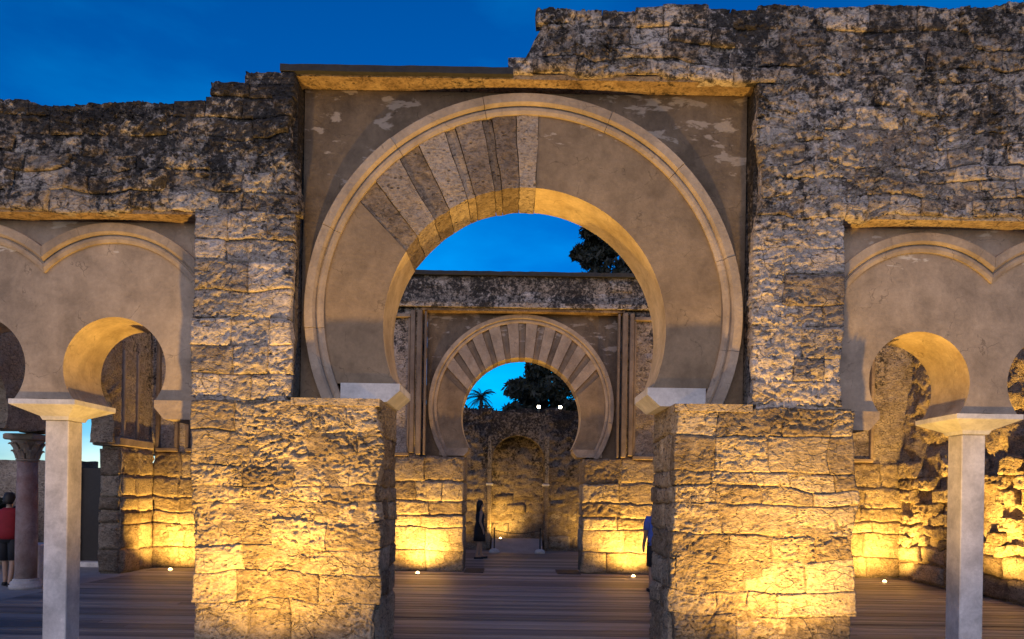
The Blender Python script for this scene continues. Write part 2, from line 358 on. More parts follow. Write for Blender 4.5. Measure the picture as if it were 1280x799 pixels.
# ------------------------------------------------------------------ arch pieces
def arc(cx, cz, r, a0, a1, n): return [(cx + r*math.cos(a0+(a1-a0)*i/n), cz + r*math.sin(a0+(a1-a0)*i/n)) for i in range(n+1)]
def foot(cz, r, z): return math.asin(max(-1, min(1, (z-cz)/r)))          # right-hand foot angle of a horseshoe cut at height z
def arch_pts(cx, cz, r, z, t0=0., t1=1., n=48):
    f = foot(cz, r, z); A0 = PI - f; A1 = f
    return arc(cx, cz, r, A0 + (A1-A0)*t0, A0 + (A1-A0)*t1, n)
def to_rect(pts, c, x0, x1, z0, z1):
    out = []
    for x, z in pts:
        dx, dz = x-c[0], z-c[1]; t = 1e9
        if dx > 1e-9: t = min(t, (x1-c[0])/dx)
        if dx < -1e-9: t = min(t, (x0-c[0])/dx)
        if dz > 1e-9: t = min(t, (z1-c[1])/dz)
        if dz < -1e-9: t = min(t, (z0-c[1])/dz)
        out.append((c[0]+dx*t, c[1]+dz*t))
    return out
def slab(name, inner, outer, y0, y1, mat, parent, wob=0.0, plane='xz', soffit=None):
    """solid between two matching polylines, y0 to y1; plane 'yz' swaps the axes"""
    n = len(inner); vs, fs = [], []
    for (a, b) in zip(inner, outer):
        vs += [(a[0], y0, a[1]), (b[0], y0, b[1]), (a[0], y1, a[1]), (b[0], y1, b[1])]
    for i in range(n-1):
        k, q = 4*i, 4*(i+1)
        fs += [(k, q, q+1, k+1), (k+2, k+3, q+3, q+2), (k, k+2, q+2, q), (k+1, q+1, q+3, k+3)]
    fs += [(0, 1, 3, 2), (4*n-4, 4*n-2, 4*n-1, 4*n-3)]
    P = np.array(vs)
    if wob:
        P = P + np.stack([fbm(P*9, 3, 71), fbm(P*9+5, 3, 73), fbm(P*9+11, 3, 75)], -1)*wob
    if plane == 'yz': P = P[:, [1, 0, 2]]
    o = mesh_obj(name, P, fs, mat, parent)
    if soffit:                                                   # underside in the lighter plaster that has the uplight glow painted in
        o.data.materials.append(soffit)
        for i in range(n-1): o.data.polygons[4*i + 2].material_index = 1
    return o
def vouss(name, ia, oa, y0, y1, mat, parent, wob):
    """voussoir with a subdivided, eroded face: ia/oa are matching short arcs"""
    n = len(ia) - 1; m = 8; ny = 5; vs, fs = [], []
    ring = lambda y: [[(ia[i][0] + (oa[i][0]-ia[i][0])*j/m, y, ia[i][1] + (oa[i][1]-ia[i][1])*j/m) for i in range(n+1)] for j in range(m+1)]
    g = np.array(ring(y0)).reshape(-1, 3); vs = list(g); I = np.arange((m+1)*(n+1)).reshape(m+1, n+1)
    for j in range(m):
        for i in range(n): fs.append((I[j,i], I[j,i+1], I[j+1,i+1], I[j+1,i]))
    loop = list(I[0,:-1]) + list(I[:-1,-1]) + list(I[-1,:0:-1]) + list(I[:0:-1,0]); L = len(loop); prev = loop
    for k in range(1, ny+1):
        b = len(vs); y = y0 + (y1-y0)*k/ny
        for q in loop: vs.append((vs[q][0], y, vs[q][2]))
        cur = list(range(b, b+L))
        for q in range(L): fs.append((prev[(q+1) % L], prev[q], cur[q], cur[(q+1) % L]))
        prev = cur
    fs.append(tuple(prev))
    P = np.array(vs, float)
    P = P + np.stack([fbm(P*6, 3, 71)*.6, np.abs(fbm(P*7+5, 4, 73)), fbm(P*6+11, 3, 75)*.6], -1)*wob
    return mesh_obj(name, P, fs, mat, parent, False)
def sweep(name, cx, cz, prof, a0, a1, n, y, mat, parent, clampx=None):
    """moulding: prof = [(radius, projection toward the viewer)], swept round an arc"""
    vs, fs = [], []; m = len(prof)
    for i in range(n+1):
        a = a0 + (a1-a0)*i/n
        for r, p in prof:
            b = a
            if clampx: b = min(max(a, math.acos(min(1, (clampx[1]-cx)/r))), math.acos(max(-1, (clampx[0]-cx)/r)))
            vs.append((cx + r*math.cos(b), y-p, cz + r*math.sin(b)))
    for i in range(n):
        for j in range(m):
            k = (j+1) % m; fs.append((i*m+j, i*m+k, (i+1)*m+k, (i+1)*m+j))
    fs += [tuple(range(m)), tuple(range(n*m+m-1, n*m-1, -1))]
    return mesh_obj(name, vs, fs, mat, parent)
def mould_prof(ri, ro, s=1.0):
    w = ro-ri
    return [(ri, -.02), (ri, .028*s), (ri+.16*w, .045*s), (ri+.30*w, .047*s), (ri+.32*w, .03*s), (ri+.40*w, .03*s), (ri+.44*w, .062*s), (ri+.54*w, .085*s), (ro-.03*w, .09*s), (ro, .082*s), (ro, -.02)]

def impost(name, xo, xi, zb, zt, y0, y1, over, mat, parent):
    """tapered block: inner side (xi) flares out by 'over' at the top"""
    s = 1 if xi > xo else -1; zl = zb + (zt-zb)*.62
    prof = [(xo, zb), (xi - s*over, zb), (xi, zl), (xi, zt), (xo, zt)]
    n = len(prof); vs = [(x, y, z) for y in (y0, y1) for x, z in prof]
    fs = [tuple(range(n)), tuple(range(2*n-1, n-1, -1))] + [(i, (i+1) % n + 0, (i+1) % n + n, i+n) for i in range(n)]
    fs = fs[:2] + [(i, i+n, (i+1) % n + n, (i+1) % n) for i in range(n)]
    return mesh_obj(name, vs, fs, mat, parent)

def portal_arch(root, yR, yB, ic, ir, oc, ri, ro, zimp, zbot, rect, vous, mats, segs):
    """horseshoe arch in its square frame: field, ring pieces, moulding, imposts"""
    x0, x1, zt = rect
    # field behind the moulding
    f = foot(oc[1], ri, zbot); n = 120
    angs = sorted(set([PI - f + (2*f - PI)*i/n for i in range(n+1)] + [math.atan2(zt-oc[1], x-oc[0]) for x in (x0, x1)]), reverse=True)
    angs += [math.atan2(zbot-oc[1], x-oc[0]) % (2*PI) for x in ()]
    ins = [(oc[0]+ri*math.cos(a), oc[1]+ri*math.sin(a)) for a in angs]
    slab('field', ins, to_rect(ins, oc, x0, x1, zbot-.4, zt), yR + .012, yB, mats['field'], root)
    # ring
    N = 90
    def piece(t0, t1, n): return arch_pts(*ic, ir, zimp, t0, t1, n), arch_pts(*oc, ri + .01, zimp, t0, t1, n)
    for t0, t1, kind in vous:
        n = max(2, int((t1-t0)*N)); a, b = piece(t0, t1, n)
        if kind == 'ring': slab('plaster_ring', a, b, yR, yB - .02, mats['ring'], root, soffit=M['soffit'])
        else:
            a, b = piece(t0 + .0006, t1 - .0006, max(3, n)); pr = mats['proud'][kind]
            vouss('voussoir', a, b, yR - pr, yB - .02, mats[kind], root, mats['wob'])
    v0, v1 = vous[1][0] - .004, vous[-2][1] + .004
    slab('ring_backing', arch_pts(*ic, ir + .03, zimp, v0, v1, 60), arch_pts(*oc, ri + .02, zimp, v0, v1, 60), yR + .07, yB - .03, mats['field'], root)
    # moulding in separate stones
    fo = foot(oc[1], (ri+ro)/2, zbot); md = bpy.data.objects.new('moulding', None); COL.objects.link(md); md.parent = root
    md.matrix_parent_inverse = Matrix.Translation(-world_loc(root))
    cuts = [PI - fo + (2*fo - PI)*t for t in segs]
    for k, (a, b) in enumerate(zip(cuts[:-1], cuts[1:])):
        g = .0012
        sweep('moulding_stone', *oc, mould_prof(ri + .002*(k % 2), ro, 1.0 + .06*((k*7) % 3 - 1)), a - g, b + g, max(3, int(abs(a-b)/.045)), yR, mats['mould'], md)

# ------------------------------------------------------------------ ground
g = bevel_box(-400, 400, -60, 900, -.6, -.06, .01).obj('ground', M['ground']); structure(g)
pv = bevel_box(-16, -8.0, 5, 17.5, -.3, -.012, .01).obj('paving', M['pave']); structure(pv)
pv = bevel_box(-8.0, 12, -8, 8.25, -.3, -.02, .01).obj('paving', M['pave']); structure(pv)
deck = MB().box(-7.95, 9.2, 8.3, 24.6, -.3, -.05).obj('deck', M['door']); structure(deck)
rng = random.Random(4)
y = 8.32
while y < 24.5:
    pitch = .15
    cuts = [-7.95] + sorted(rng.choice([-5.2, -4.4, -3.1, -2.6, 3.0, 3.8, 4.6, 5.6]) + rng.uniform(-.3, .3) for _ in range(1)) + [9.2]
    for a, b in zip(cuts[:-1], cuts[1:]):
        dz = rng.uniform(-.008, .004); tl = rng.uniform(-.003, .003)
        m = bevel_box(a + .003, b - .003, y + .004, y + pitch - .02, -.05, dz, .004)
        m.v = [(p[0], p[1], p[2] + (tl*(p[0]-a)/(b-a) if p[2] > -.03 else 0)) for p in m.v]
        m.obj('plank', M['deck'], deck)
    y += pitch

# ------------------------------------------------------------------ front wall (Y 7.0 .. 8.12)
F, RC, BK = 7.0, 7.28, 8.12
AB = 7.95
def ztop_left(x):
    base = 5.53 + .018*math.sin(x*3.1) + .012*math.sin(x*7.7 + 1)
    if x > -2.88: base = 5.74 + .03*math.sin(x*9)
    if x > -2.42: base = 5.86
    return base
def ztop_right(x):
    if x < .05: return 6.02
    if x < .28: return 6.04 + (x-.05)/.23*.44
    return 6.50 + .022*x + .015*math.sin(x*5.3) + .012*math.sin(x*13)
wall = thing('ruined_wall', 'near ruined limestone wall with two big stone piers and black-stained rubble top', 'wall', (0.09, 7.5, 0))
for a, b in ((-3.11, -1.29), (1.56, 3.35)):
    rough_box('pier_core', a + .045, b - .045, F + .022, BK - .03, -.05, 2.64, M['pier'], wall, .035, .03)
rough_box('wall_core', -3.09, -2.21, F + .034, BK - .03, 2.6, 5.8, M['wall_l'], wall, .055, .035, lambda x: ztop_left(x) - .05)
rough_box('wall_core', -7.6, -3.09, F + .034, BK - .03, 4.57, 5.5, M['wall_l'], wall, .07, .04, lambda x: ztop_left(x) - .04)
rough_box('wall_core', 2.37, 3.17, F + .034, BK - .03, 2.6, 6.5, M['wall'], wall, .055, .035, lambda x: ztop_right(x) - .04)
rough_box('wall_core', 3.17, 7.6, F + .034, BK - .03, 4.62, 6.5, M['wall'], wall, .07, .04, lambda x: ztop_right(x) - .04)
rough_box('wall_core', -.02, 2.37, F + .034, BK - .03, 5.9, 6.5, M['wall'], wall, .06, .035, lambda x: ztop_right(x) - .04)
rough_box('wall_core', -7.6, -6.35, F + .03, BK - .03, -.05, 4.6, M['core'], wall, .12, .05)
rough_box('wall_core', 6.45, 7.6, F + .03, BK - .03, -.05, 4.7, M['core'], wall, .12, .05)

CL = [0, .69, .97, 1.22, 1.47, 1.66, 1.81, 2.01, 2.33, 2.64]
CR = [0, .62, .84, 1.16, 1.42, 1.70, 1.86, 2.02, 2.38, 2.64]
def pier(a, b, cs, sd, inner):
    fr = FRONT(F)
    for i, (z0, z1) in enumerate(zip(cs[:-1], cs[1:])):
        ins = .035 if i == 0 else (-.015 if i == 1 else 0)
        wr = (.24, .46) if i == 0 else ((.34, .75) if z1 - z0 > .24 else (.28, .6))
        lay(wall, fr, a + ins, b - ins, [z0, z1], wr, M['pier'], 'block', None, .15, .0125, .034, .010, .07, .005, .010, sd + i*7)
    # reveal toward the opening
    fi = Frame((inner[0], 0, 0), (0, inner[1], 0), (inner[1], 0, 0)) if False else None
    x, s = inner
    fr2 = Frame((x, F if s > 0 else BK - .02, 0), (0, 1 if s > 0 else -1, 0), (s, 0, 0))
    L = BK - .02 - F
    lay(wall, fr2, .15 if s > 0 else .0, L if s > 0 else L - .15, cs, (.35, .6), M['pier'], 'block', None, .1, .035, .03, .014, .06, .004, .01, sd + 99)
pier(-3.11, -1.29, CL, 11, (-1.29, 1))
pier(1.56, 3.35, CR, 23, (1.56, -1))

def courses(z0, z1, lo, hi, seed):
    r = random.Random(seed); out = [z0]
    while out[-1] < z1 - lo: out.append(out[-1] + r.uniform(lo, hi))
    out[-1] = z1; return out
fr = FRONT(F)
rub = dict(depth=.13, cell=.018, amp=.045, bev=.012, warp=.12, joint=.005, offr=.02)
lay(wall, fr, -3.13, -2.17, courses(2.67, 4.475, .2, .34, 3), (.26, .5), M['wall'], 'rubble_stone', seed=31, **{**rub, 'warp': .05})
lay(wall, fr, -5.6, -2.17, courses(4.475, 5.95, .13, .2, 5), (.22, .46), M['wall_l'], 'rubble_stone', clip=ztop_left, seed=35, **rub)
lay(wall, fr, 2.33, 3.2, courses(2.67, 4.535, .2, .36, 7), (.26, .5), M['wall'], 'rubble_stone', seed=41, **{**rub, 'warp': .05})
lay(wall, fr, 2.33, 5.6, courses(4.535, 5.86, .14, .22, 9), (.2, .42), M['wall'], 'rubble_stone', seed=45, **rub)
lay(wall, fr, -.1, 5.6, courses(5.86, 6.75, .12, .19, 13), (.24, .5), M['wall'], 'rubble_stone', clip=ztop_right, seed=49, **rub)
# edges of the frame recess (dressed jamb returns)
for x, s in ((-2.17, 1), (2.33, -1)):
    MB().box(min(x, x - s*.06), max(x, x - s*.06), F + .10, RC + .05, 2.67, 5.8).obj('jamb_return', M['core'], wall)  # darker stone puts the shade of the unlit reveals into the colour
# lintels
def ragged_slab(name, x0, x1, y0, y1, z0, z1, mat, parent, amp=.008): return rough_box(name, x0, x1, y0, y1, z0, z1, mat, parent, .05, amp)
ragged_slab('lintel', -2.19, 2.35, F + .06, BK - .05, 5.835, 5.885, M['lintel'], wall, .012)
ragged_slab('coping', -2.32, -.05, F - .005, BK, 5.85, 5.915, M['coping'], wall, .012)
ragged_slab('lintel', -6.4, -3.1, F + .05, BK - .05, 4.455, 4.51, M['lintel'], wall, .008)
ragged_slab('lintel', 3.17, 6.5, F + .05, BK - .05, 4.515, 4.57, M['lintel'], wall, .008)
rough_box('pier_ledge', -2.16, -1.30, F - .012, BK - .1, 2.60, 2.672, M['pier'], wall, .04, .008)
rough_box('pier_ledge', 1.57, 2.32, F - .012, BK - .1, 2.60, 2.672, M['pier'], wall, .04, .008)

# main arch
arch = thing('horseshoe_arch', 'large near horseshoe arch in plaster with a patch of old stone voussoirs on one side', 'arch', (0.09, 7.6, 2.67))
vs_ = [(0, .247, 'ring'), (.247, .280, 'dark')]
wd = [.040, .030, .036, .014, .034, .012, .030, .028]
kd = ['light', 'dark', 'light', 'dark', 'light', 'dark', 'light', 'light']
t = .280
for w, k in zip(wd, kd): vs_.append((t, t + w*1.055, k)); t += w*1.055
vs_.append((t, 1.0, 'ring'))
portal_arch(arch, RC, AB, (.10, 3.44), 1.43, (.085, 3.585), 2.01, 2.195, 2.86, 2.672, (-2.16, 2.32, 5.83), vs_,
            dict(field=M['field'], ring=M['ring'], mould=M['mould'], light=M['voussoir'], dark=M['voussoir_dark'], proud={'light': .016, 'dark': -.004}, wob=.03),
            [0, .09, .21, .335, .45, .60, .70, .82, .93, 1])
impost('impost', -1.74, -1.145, 2.675, 2.86, RC - .045, AB + .05, .13, M['white'], arch)
impost('impost', 1.93, 1.345, 2.675, 2.86, RC - .045, AB + .05, .13, M['white'], arch)

# side arcades
def arcade(name, label, s, pier_x, a_c, col_x, zc, r, zlin, far_x):
    root = thing(name, label, 'arcade', (col_x, 7.6, 2.65), 'twin arch arcades beside the main arch')
    zb = 2.655
    for cx, xa, xb in ((a_c, col_x, pier_x), (2*col_x - a_c, far_x, col_x)):
        x0, x1 = min(xa, xb), max(xa, xb)
        f = foot(zc, r, zb); n = 72
        angs = [PI - f + (2*f-PI)*i/n for i in range(n+1)] + [math.atan2(zlin-zc, x-cx) for x in (x0, x1)]
        angs = sorted(angs, reverse=True)
        ins = [(cx + r*math.cos(a), zc + r*math.sin(a)) for a in angs]
        out = to_rect(ins, (cx, zc), x0, x1, zb, zlin)
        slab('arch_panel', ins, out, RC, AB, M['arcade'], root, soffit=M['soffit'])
        # lobed moulding above
        ccz = 4.42 - 1.15 + (zlin - 4.455)*.5
        half = .80; a = math.acos(half/1.0)
        lo, hi = PI - math.acos(.80), math.acos(.80)
        cut = [PI*.86, PI*.60, PI*.33, PI*.14]
        for k, (p, q) in enumerate(zip(cut[:-1], cut[1:])):
            sweep('moulding_stone', cx, ccz, mould_prof(.965 + .002*(k % 2), 1.15, .9), p - .001, q + .001, 16, RC, M['mould'], root, (x0 + .002, x1 - .002))
    px = pier_x
    impost('impost', px + s*.02, px + s*.49, 2.655 - .19, 2.655, RC - .05, AB + .03, .10, M['mould'], root)
    impost('impost', far_x - s*.02, far_x - s*.46, 2.655 - .19, 2.655, RC - .05, AB + .03, .10, M['mould'], root)
    return root
arcade('twin_arch_arcade', 'plastered twin horseshoe arches under lobed moulding, beside the big pier toward the capped round column', -1, -3.12, -4.04, -4.75, 2.975, .52, 4.46, -6.4)
arcade('twin_arch_arcade', 'plastered twin horseshoe arches under lobed moulding, in front of the rough lit side wall', 1, 3.19, 4.10, 4.80, 2.965, .51, 4.52, 6.45)

def pillar(x, yc, label, zt=2.653):
    root = thing('square_pillar', label, 'pillar', (x, yc, 0), 'square marble pillars of the arcades')
    h = .122
    bevel_box(x-h, x+h, yc-h, yc+h, .12, zt - .19, .008).obj('shaft', M['marble'], root)
    bevel_box(x-h-.05, x+h+.05, yc-h-.05, yc+h+.05, -.03, .118, .012).obj('base', M['marble'], root)
    rings = []
    for z, wx, wy in ((zt - .188, .135, .15), (zt - .15, .15, .17), (zt - .055, .33, .37), (zt - .05, .335, .375), (zt - .002, .335, .375)):
        rings.append([(x-wx, yc-wy, z), (x+wx, yc-wy, z), (x+wx, yc+wy, z), (x-wx, yc+wy, z)])
    MB().loft(rings).obj('capital', M['white'], root)
pillar(-4.75, 7.62, 'square pale marble pillar under the twin arches on the round-column side')
pillar(4.80, 7.62, 'square pale marble pillar under the twin arches before the rough lit wall')

# ------------------------------------------------------------------ second wall (Y 16.4 ..)
F2, RC2, AB2, BK2 = 16.4, 16.66, 17.25, 17.45
wall2 = thing('ruined_wall', 'second stone wall seen through the near arch, flat topped with lit block piers', 'wall', (.2, 16.9, 0))
for a, b in ((-8.2, -1.09), (1.61, 9.0)):
    rough_box('pier_core', a + .04, b - .04, F2 + .05, BK2, -.05, 2.60, M['core'], wall2, .1, .04)
CP = [0, .48, 1.02, 1.28, 1.60, 2.05, 2.62]
lay(wall2, FRONT(F2), -2.75, -1.09, CP, (.42, .85), M['pier'], 'block', None, .14, .035, .04, .014, .07, .01, .018, 61)
lay(wall2, FRONT(F2), 1.61, 3.3, CP, (.42, .85), M['pier'], 'block', None, .14, .035, .04, .014, .07, .01, .018, 67)
lay(wall2, FRONT(F2), -8.2, -6.9, CP, (.40, .7), M['pier'], 'block', None, .14, .04, .04, .014, .07, .01, .018, 71)
lay(wall2, FRONT(F2), 7.5, 8.9, CP, (.40, .7), M['pier'], 'block', None, .14, .04, .04, .014, .07, .01, .018, 73)
for x, s in ((-1.09, 1), (1.61, -1)):
    fr2 = Frame((x, F2 if s > 0 else BK2, 0), (0, s, 0), (s, 0, 0))
    lay(wall2, fr2, .15 if s > 0 else 0, 1.05 if s > 0 else .9, CP, (.4, .7), M['pier'], 'block', None, .1, .07, .025, .025, .04, .014, .015, 77)
# masonry above: panels left and right of the portal and the band on top
rough_box('wall_core', -9.0, -2.12, F2 + .06, BK2, 2.58, 6.0, M['wall'], wall2, .1, .04)
rough_box('wall_core', 2.48, 9.9, F2 + .06, BK2, 2.58, 6.0, M['wall'], wall2, .1, .04)
rough_box('wall_core', -9.0, 9.9, F2 + .02, BK2, 6.12, 6.77, M['wall'], wall2, .1, .05)
for (a, b, sd) in ((-3.2, 3.4, 81),):
    lay(wall2, FRONT(F2 + .01), a, b, [6.14, 6.40, 6.68], (.35, .7), M['wall'], 'block', None, .1, .06, .04, .03, .05, .012, .02, sd)
ragged_slab('cornice', -9.0, 9.0, F2 - .10, BK2, 6.02, 6.12, M['wall'], wall2, .03)
ragged_slab('coping', -9.05, 9.05, F2 - .08, BK2 + .05, 6.75, 6.84, M['coping'], wall2, .03)
ragged_slab('lintel', -2.14, 2.5, F2 - .02, BK2 - .05, 5.95, 6.01, M['lintel'], wall2, .01)
# raised frame strips round the portal and the blind side panels
def strip(x0, x1, z0, z1, p=.07, y=None):
    y = F2 if y is None else y
    bevel_box(x0, x1, y - p, y + .1, z0, z1, .012).obj('frame_strip', M['strip'], wall2)
for s, xi in ((-1, -2.0), (1, 2.36)):
    def X(d, w): a, b = xi + s*d, xi + s*(d+w); return min(a, b), max(a, b)
    strip(*X(.00, .05), 2.66, 5.93, .03); strip(*X(.10, .11), 2.66, 5.94, .08); strip(*X(.26, .10), 2.70, 5.94, .06)
    strip(*X(.37, 1.2), 2.62, 2.70, .055); strip(*X(.37, 1.2), 5.78, 5.86, .055)
    strip(*X(1.55, .10), 2.71, 5.77, .06); strip(*X(.37, .05), 2.71, 5.77, .02)
# panels in view through the side arches
for a, b in ((-8.12, -7.62), (-7.44, -6.85), (7.6, 8.2)):
    strip(a, a + .07, 2.72, 5.7, .06); strip(b - .07, b, 2.72, 5.7, .06); strip(a + .002, b - .002, 2.64, 2.72, .065); strip(a + .002, b - .002, 5.7, 5.78, .065)
arch2 = thing('horseshoe_arch', 'far horseshoe arch with a full fan of striped voussoirs inside a square frame', 'arch', (.18, 16.9, 2.65))
v2 = [(0, .218, 'ring')]; t = .218
for k in range(21):
    kind = 'dark' if k % 2 == 0 else 'light'
    w = .0205 if kind == 'dark' else .0338
    v2.append((t, t + w, kind)); t += w
v2.append((t, 1.0, 'ring'))
portal_arch(arch2, RC2, AB2, (.18, 3.57), 1.385, (.18, 3.80), 1.95, 2.14, 2.84, 2.65, (-2.02, 2.38, 5.96), v2,
            dict(field=M['field'], ring=M['ring'], mould=M['mould'], light=M['mould'], dark=M['ring'], proud={'light': .02, 'dark': -.03}, wob=.01),
            [0, .1, .25, .4, .5, .62, .78, .9, 1])
impost('impost', -1.7, -1.03, 2.66, 2.84, RC2 - .05, AB2 + .05, .1, M['mould'], arch2)
impost('impost', 2.06, 1.39, 2.66, 2.84, RC2 - .05, AB2 + .05, .1, M['mould'], arch2)
for x0, x1, who in ((-1.06, -.62, 'woman'), (1.05, 1.58, 'blue shirt')):
    o = bevel_box(x0, x1, 16.2, 17.1, .004, .02, .004).obj('floor_grate', M['metal'])
    tag(o, 'dark flat floor grate beside the far arch pier on the %s side' % who, 'grate', 'floor grates in the far arch opening')

# ------------------------------------------------------------------ side aisles
lw = thing('nave_arcade', 'stone arcade wall running back over the round column, with plain horseshoe arches', 'arcade', (-8.5, 13, 0))
for cy, ya, yb in ((13.9, 12.7, 15.12), (10.9, 9.6, 12.7)):
    zc, r, zb = 3.05, (.98 if cy > 12 else .85), 2.72
    f = foot(zc, r, zb); n = 48
    angs = sorted([PI - f + (2*f-PI)*i/n for i in range(n+1)] + [math.atan2(4.9-zc, yy-cy) for yy in (ya, yb)], reverse=True)
    ins = [(cy + r*math.cos(a), zc + r*math.sin(a)) for a in angs]
    slab('arch_panel', ins, to_rect(ins, (cy, zc), ya, yb, zb, 4.9), -8.72, -8.25, M['rough'], lw, .03, 'yz')
rough_box('end_pier', -8.62, -8.2, 15.1, 16.42, -.05, 2.66, M['pier'], lw, .07, .05)
lay(lw, Frame((-8.15, 15.1, 0), (0, 1, 0), (1, 0, 0)), .02, 1.28, CP, (.4, .7), M['pier'], 'block', None, .1, .05, .03, .03, .05, .015, .02, 83)
lay(lw, FRONT(15.04), -8.64, -8.22, CP, (.4, .7), M['pier'], 'block', None, .06, .06, .02, .02, .04, .015, .01, 85)
rough_box('end_wall', -8.70, -8.26, 15.12, 16.42, 2.85, 5.9, M['wall'], lw, .1, .02)
bevel_box(-8.74, -8.16, 14.95, 16.40, 2.67, 2.85, .02).obj('impost', M['mould'], lw)
for y0 in (15.2, 15.75): bevel_box(-8.27, -8.21, y0, y0 + .07, 2.87, 4.7, .01).obj('frame_strip', M['mould'], lw)
rough_box('end_pier', -8.75, -8.2, 9.6, 10.5, -.05, 2.7, M['pier'], lw, .12, .05)
rough_box('end_wall', -8.72, -8.25, 8.2, 10.3, 2.72, 4.9, M['rough'], lw, .12, .04)

rc = thing('round_column', 'round reddish marble column with carved leaf capital, standing on a moulded base', 'column', (-8.55, 12.7, 0))
c = (-8.55, 12.7, 0)
m_red = plaster_mat('reddish_marble', (.46,.35,.31), (.30,.15,.12), None, (0, 1), .08, 55.)
MB().lathe([(.17, .16), (.172, .9), (.165, 1.6), (.155, 2.22)], c, 28).obj('shaft', m_red, rc, True)
MB().lathe([(.26, -.01), (.26, .05), (.235, .06), (.245, .09), (.22, .12), (.19, .13), (.205, .15), (.18, .165)], c, 28).obj('base', M['marble'], rc, True)
MB().lathe([(.155, 2.22), (.18, 2.235), (.18, 2.26), (.15, 2.27), (.165, 2.36), (.20, 2.5), (.26, 2.585), (.16, 2.59)], c, 28).obj('capital_bell', M['mould'], rc, True)
for row, (z0, z1, rr, out, nn) in enumerate(((2.27, 2.42, .16, .075, 8), (2.36, 2.55, .18, .10, 8))):
    for k in range(nn):
        a = 2*PI*(k + row*.5)/nn; ca, sa = math.cos(a), math.sin(a); w = .055
        P = lambda r, h, s: (c[0] + r*ca - s*sa, c[1] + r*sa + s*ca, h)
        mm = MB(); zs = [(z0, rr, w), ((z0+z1)/2, rr + .02, w*1.1), (z1, rr + out*.8, w*.8), (z1 - .03, rr + out, w*.4)]
        mm.loft([[P(r + .012, h, -ww), P(r + .025, h, 0), P(r + .012, h, ww), P(r - .01, h, ww), P(r - .01, h, -ww)] for h, r, ww in zs]).obj('leaf', M['mould'], rc)
bevel_box(c[0]-.27, c[0]+.27, c[1]-.27, c[1]+.27, 2.592, 2.70, .02).obj('abacus', M['mould'], rc)

# left aisle end wall with dark door; low far boundary wall
aw = thing('aisle_wall', 'dim stone end wall of the side aisle with a dark wooden door', 'wall', (-10.4, 17, 0))
rough_box('wall_core', -12.6, -9.95, 16.5, 17.3, -.05, 2.4, M['core'], aw, .12, .05)
rough_box('wall_core', -9.15, -8.5, 16.5, 17.3, -.05, 2.4, M['core'], aw, .12, .05)
d = bevel_box(-9.96, -9.14, 16.62, 16.72, .1, 2.25, .01).obj('door', M['door'], aw)
bevel_box(-9.96, -9.14, 16.3, 16.75, -.02, .1, .01).obj('door_step', M['white'], aw)
bw = thing('boundary_wall', 'distant dark low wall with lit patch behind the round column', 'wall', (-17, 24, 0))
rough_box('wall_core', -26, -9.5, 24, 24.6, -.08, 2.15, M['far'], bw, .2, .06)
ragged_slab('coping', -26.1, -9.4, 23.92, 24.7, 2.15, 2.36, M['coping'], bw, .05)
wb = bevel_box(-9.05, -8.62, 13.15, 13.75, -.014, .72, .02).obj('stone_plinth', M['white'])
tag(wb, 'low white stone block behind the round column', 'plinth')

# right side wall: eroded core, running back
rw = thing('eroded_wall', 'rough eroded side wall lit yellow behind the twin arches, with one square hole', 'wall', (9.0, 13, 0))
XR = 8.75
def eroded():
    y0, y1, z1, cell = 8.3, 17.3, 5.9, .05
    ys = np.linspace(y0, y1, int((y1-y0)/cell)+1); zs = np.linspace(-.05, z1, int(z1/cell)+1)
    A, B = np.meshgrid(ys, zs); P = np.stack([np.full(A.size, XR + .12), A.ravel(), B.ravel()], -1)
    n = fbm(P*np.array((3.2, 3.2, 4.4)), 5, 101); low = fbm(P*.9, 2, 103)
    amp = .06 + .09*np.clip((P[:,2]-.75)/.8, 0, 1) + .06*np.clip((P[:,2]-2.4)/.8, 0, 1)
    dx = -n*amp - low*.08 + np.clip((P[:,2]-.8)*.05, 0, .2)
    hole = (np.abs(P[:,1]-13.55) < .26) & (np.abs(P[:,2]-3.35) < .17)
    dx = np.where(hole, .55, dx); P[:,0] += dx
    I = np.arange(A.size).reshape(A.shape); fs = [(I[j,i], I[j+1,i], I[j+1,i+1], I[j,i+1]) for j in range(I.shape[0]-1) for i in range(I.shape[1]-1)]
    P = list(P); ny = len(ys)
    # close the back and top
    b = len(P)
    for yv in ys: P.append((XR + 1.0, yv, z1))
    for yv in ys: P.append((XR + 1.0, yv, -.05))
    top = I[-1]
    for i in range(ny-1): fs += [(top[i], b+i, b+i+1, top[i+1]), (b+i, b+ny+i, b+ny+i+1, b+i+1)]
    return mesh_obj('wall_core', P, fs, M['rough'], rw, True)
eroded()
fr_r = Frame((XR, 16.4, 0), (0, -1, 0), (-1, 0, 0))
lay(rw, fr_r, .05, 6.5, [0, .42, .8], (.5, .95), M['pier'], 'block', None, .16, .05, .035, .035, .06, .02, .03, 91)
rs = random.Random(8)
lay(rw, fr_r, .05, 6.5, [.8, 1.02, 1.25, 1.5, 1.75, 2.05, 2.3, 2.6], (.22, .5), M['rough'], 'block', lambda u, v, a, b: rs.random() < .5, .2, .035, .075, .02, .14, .015, .025, 93)

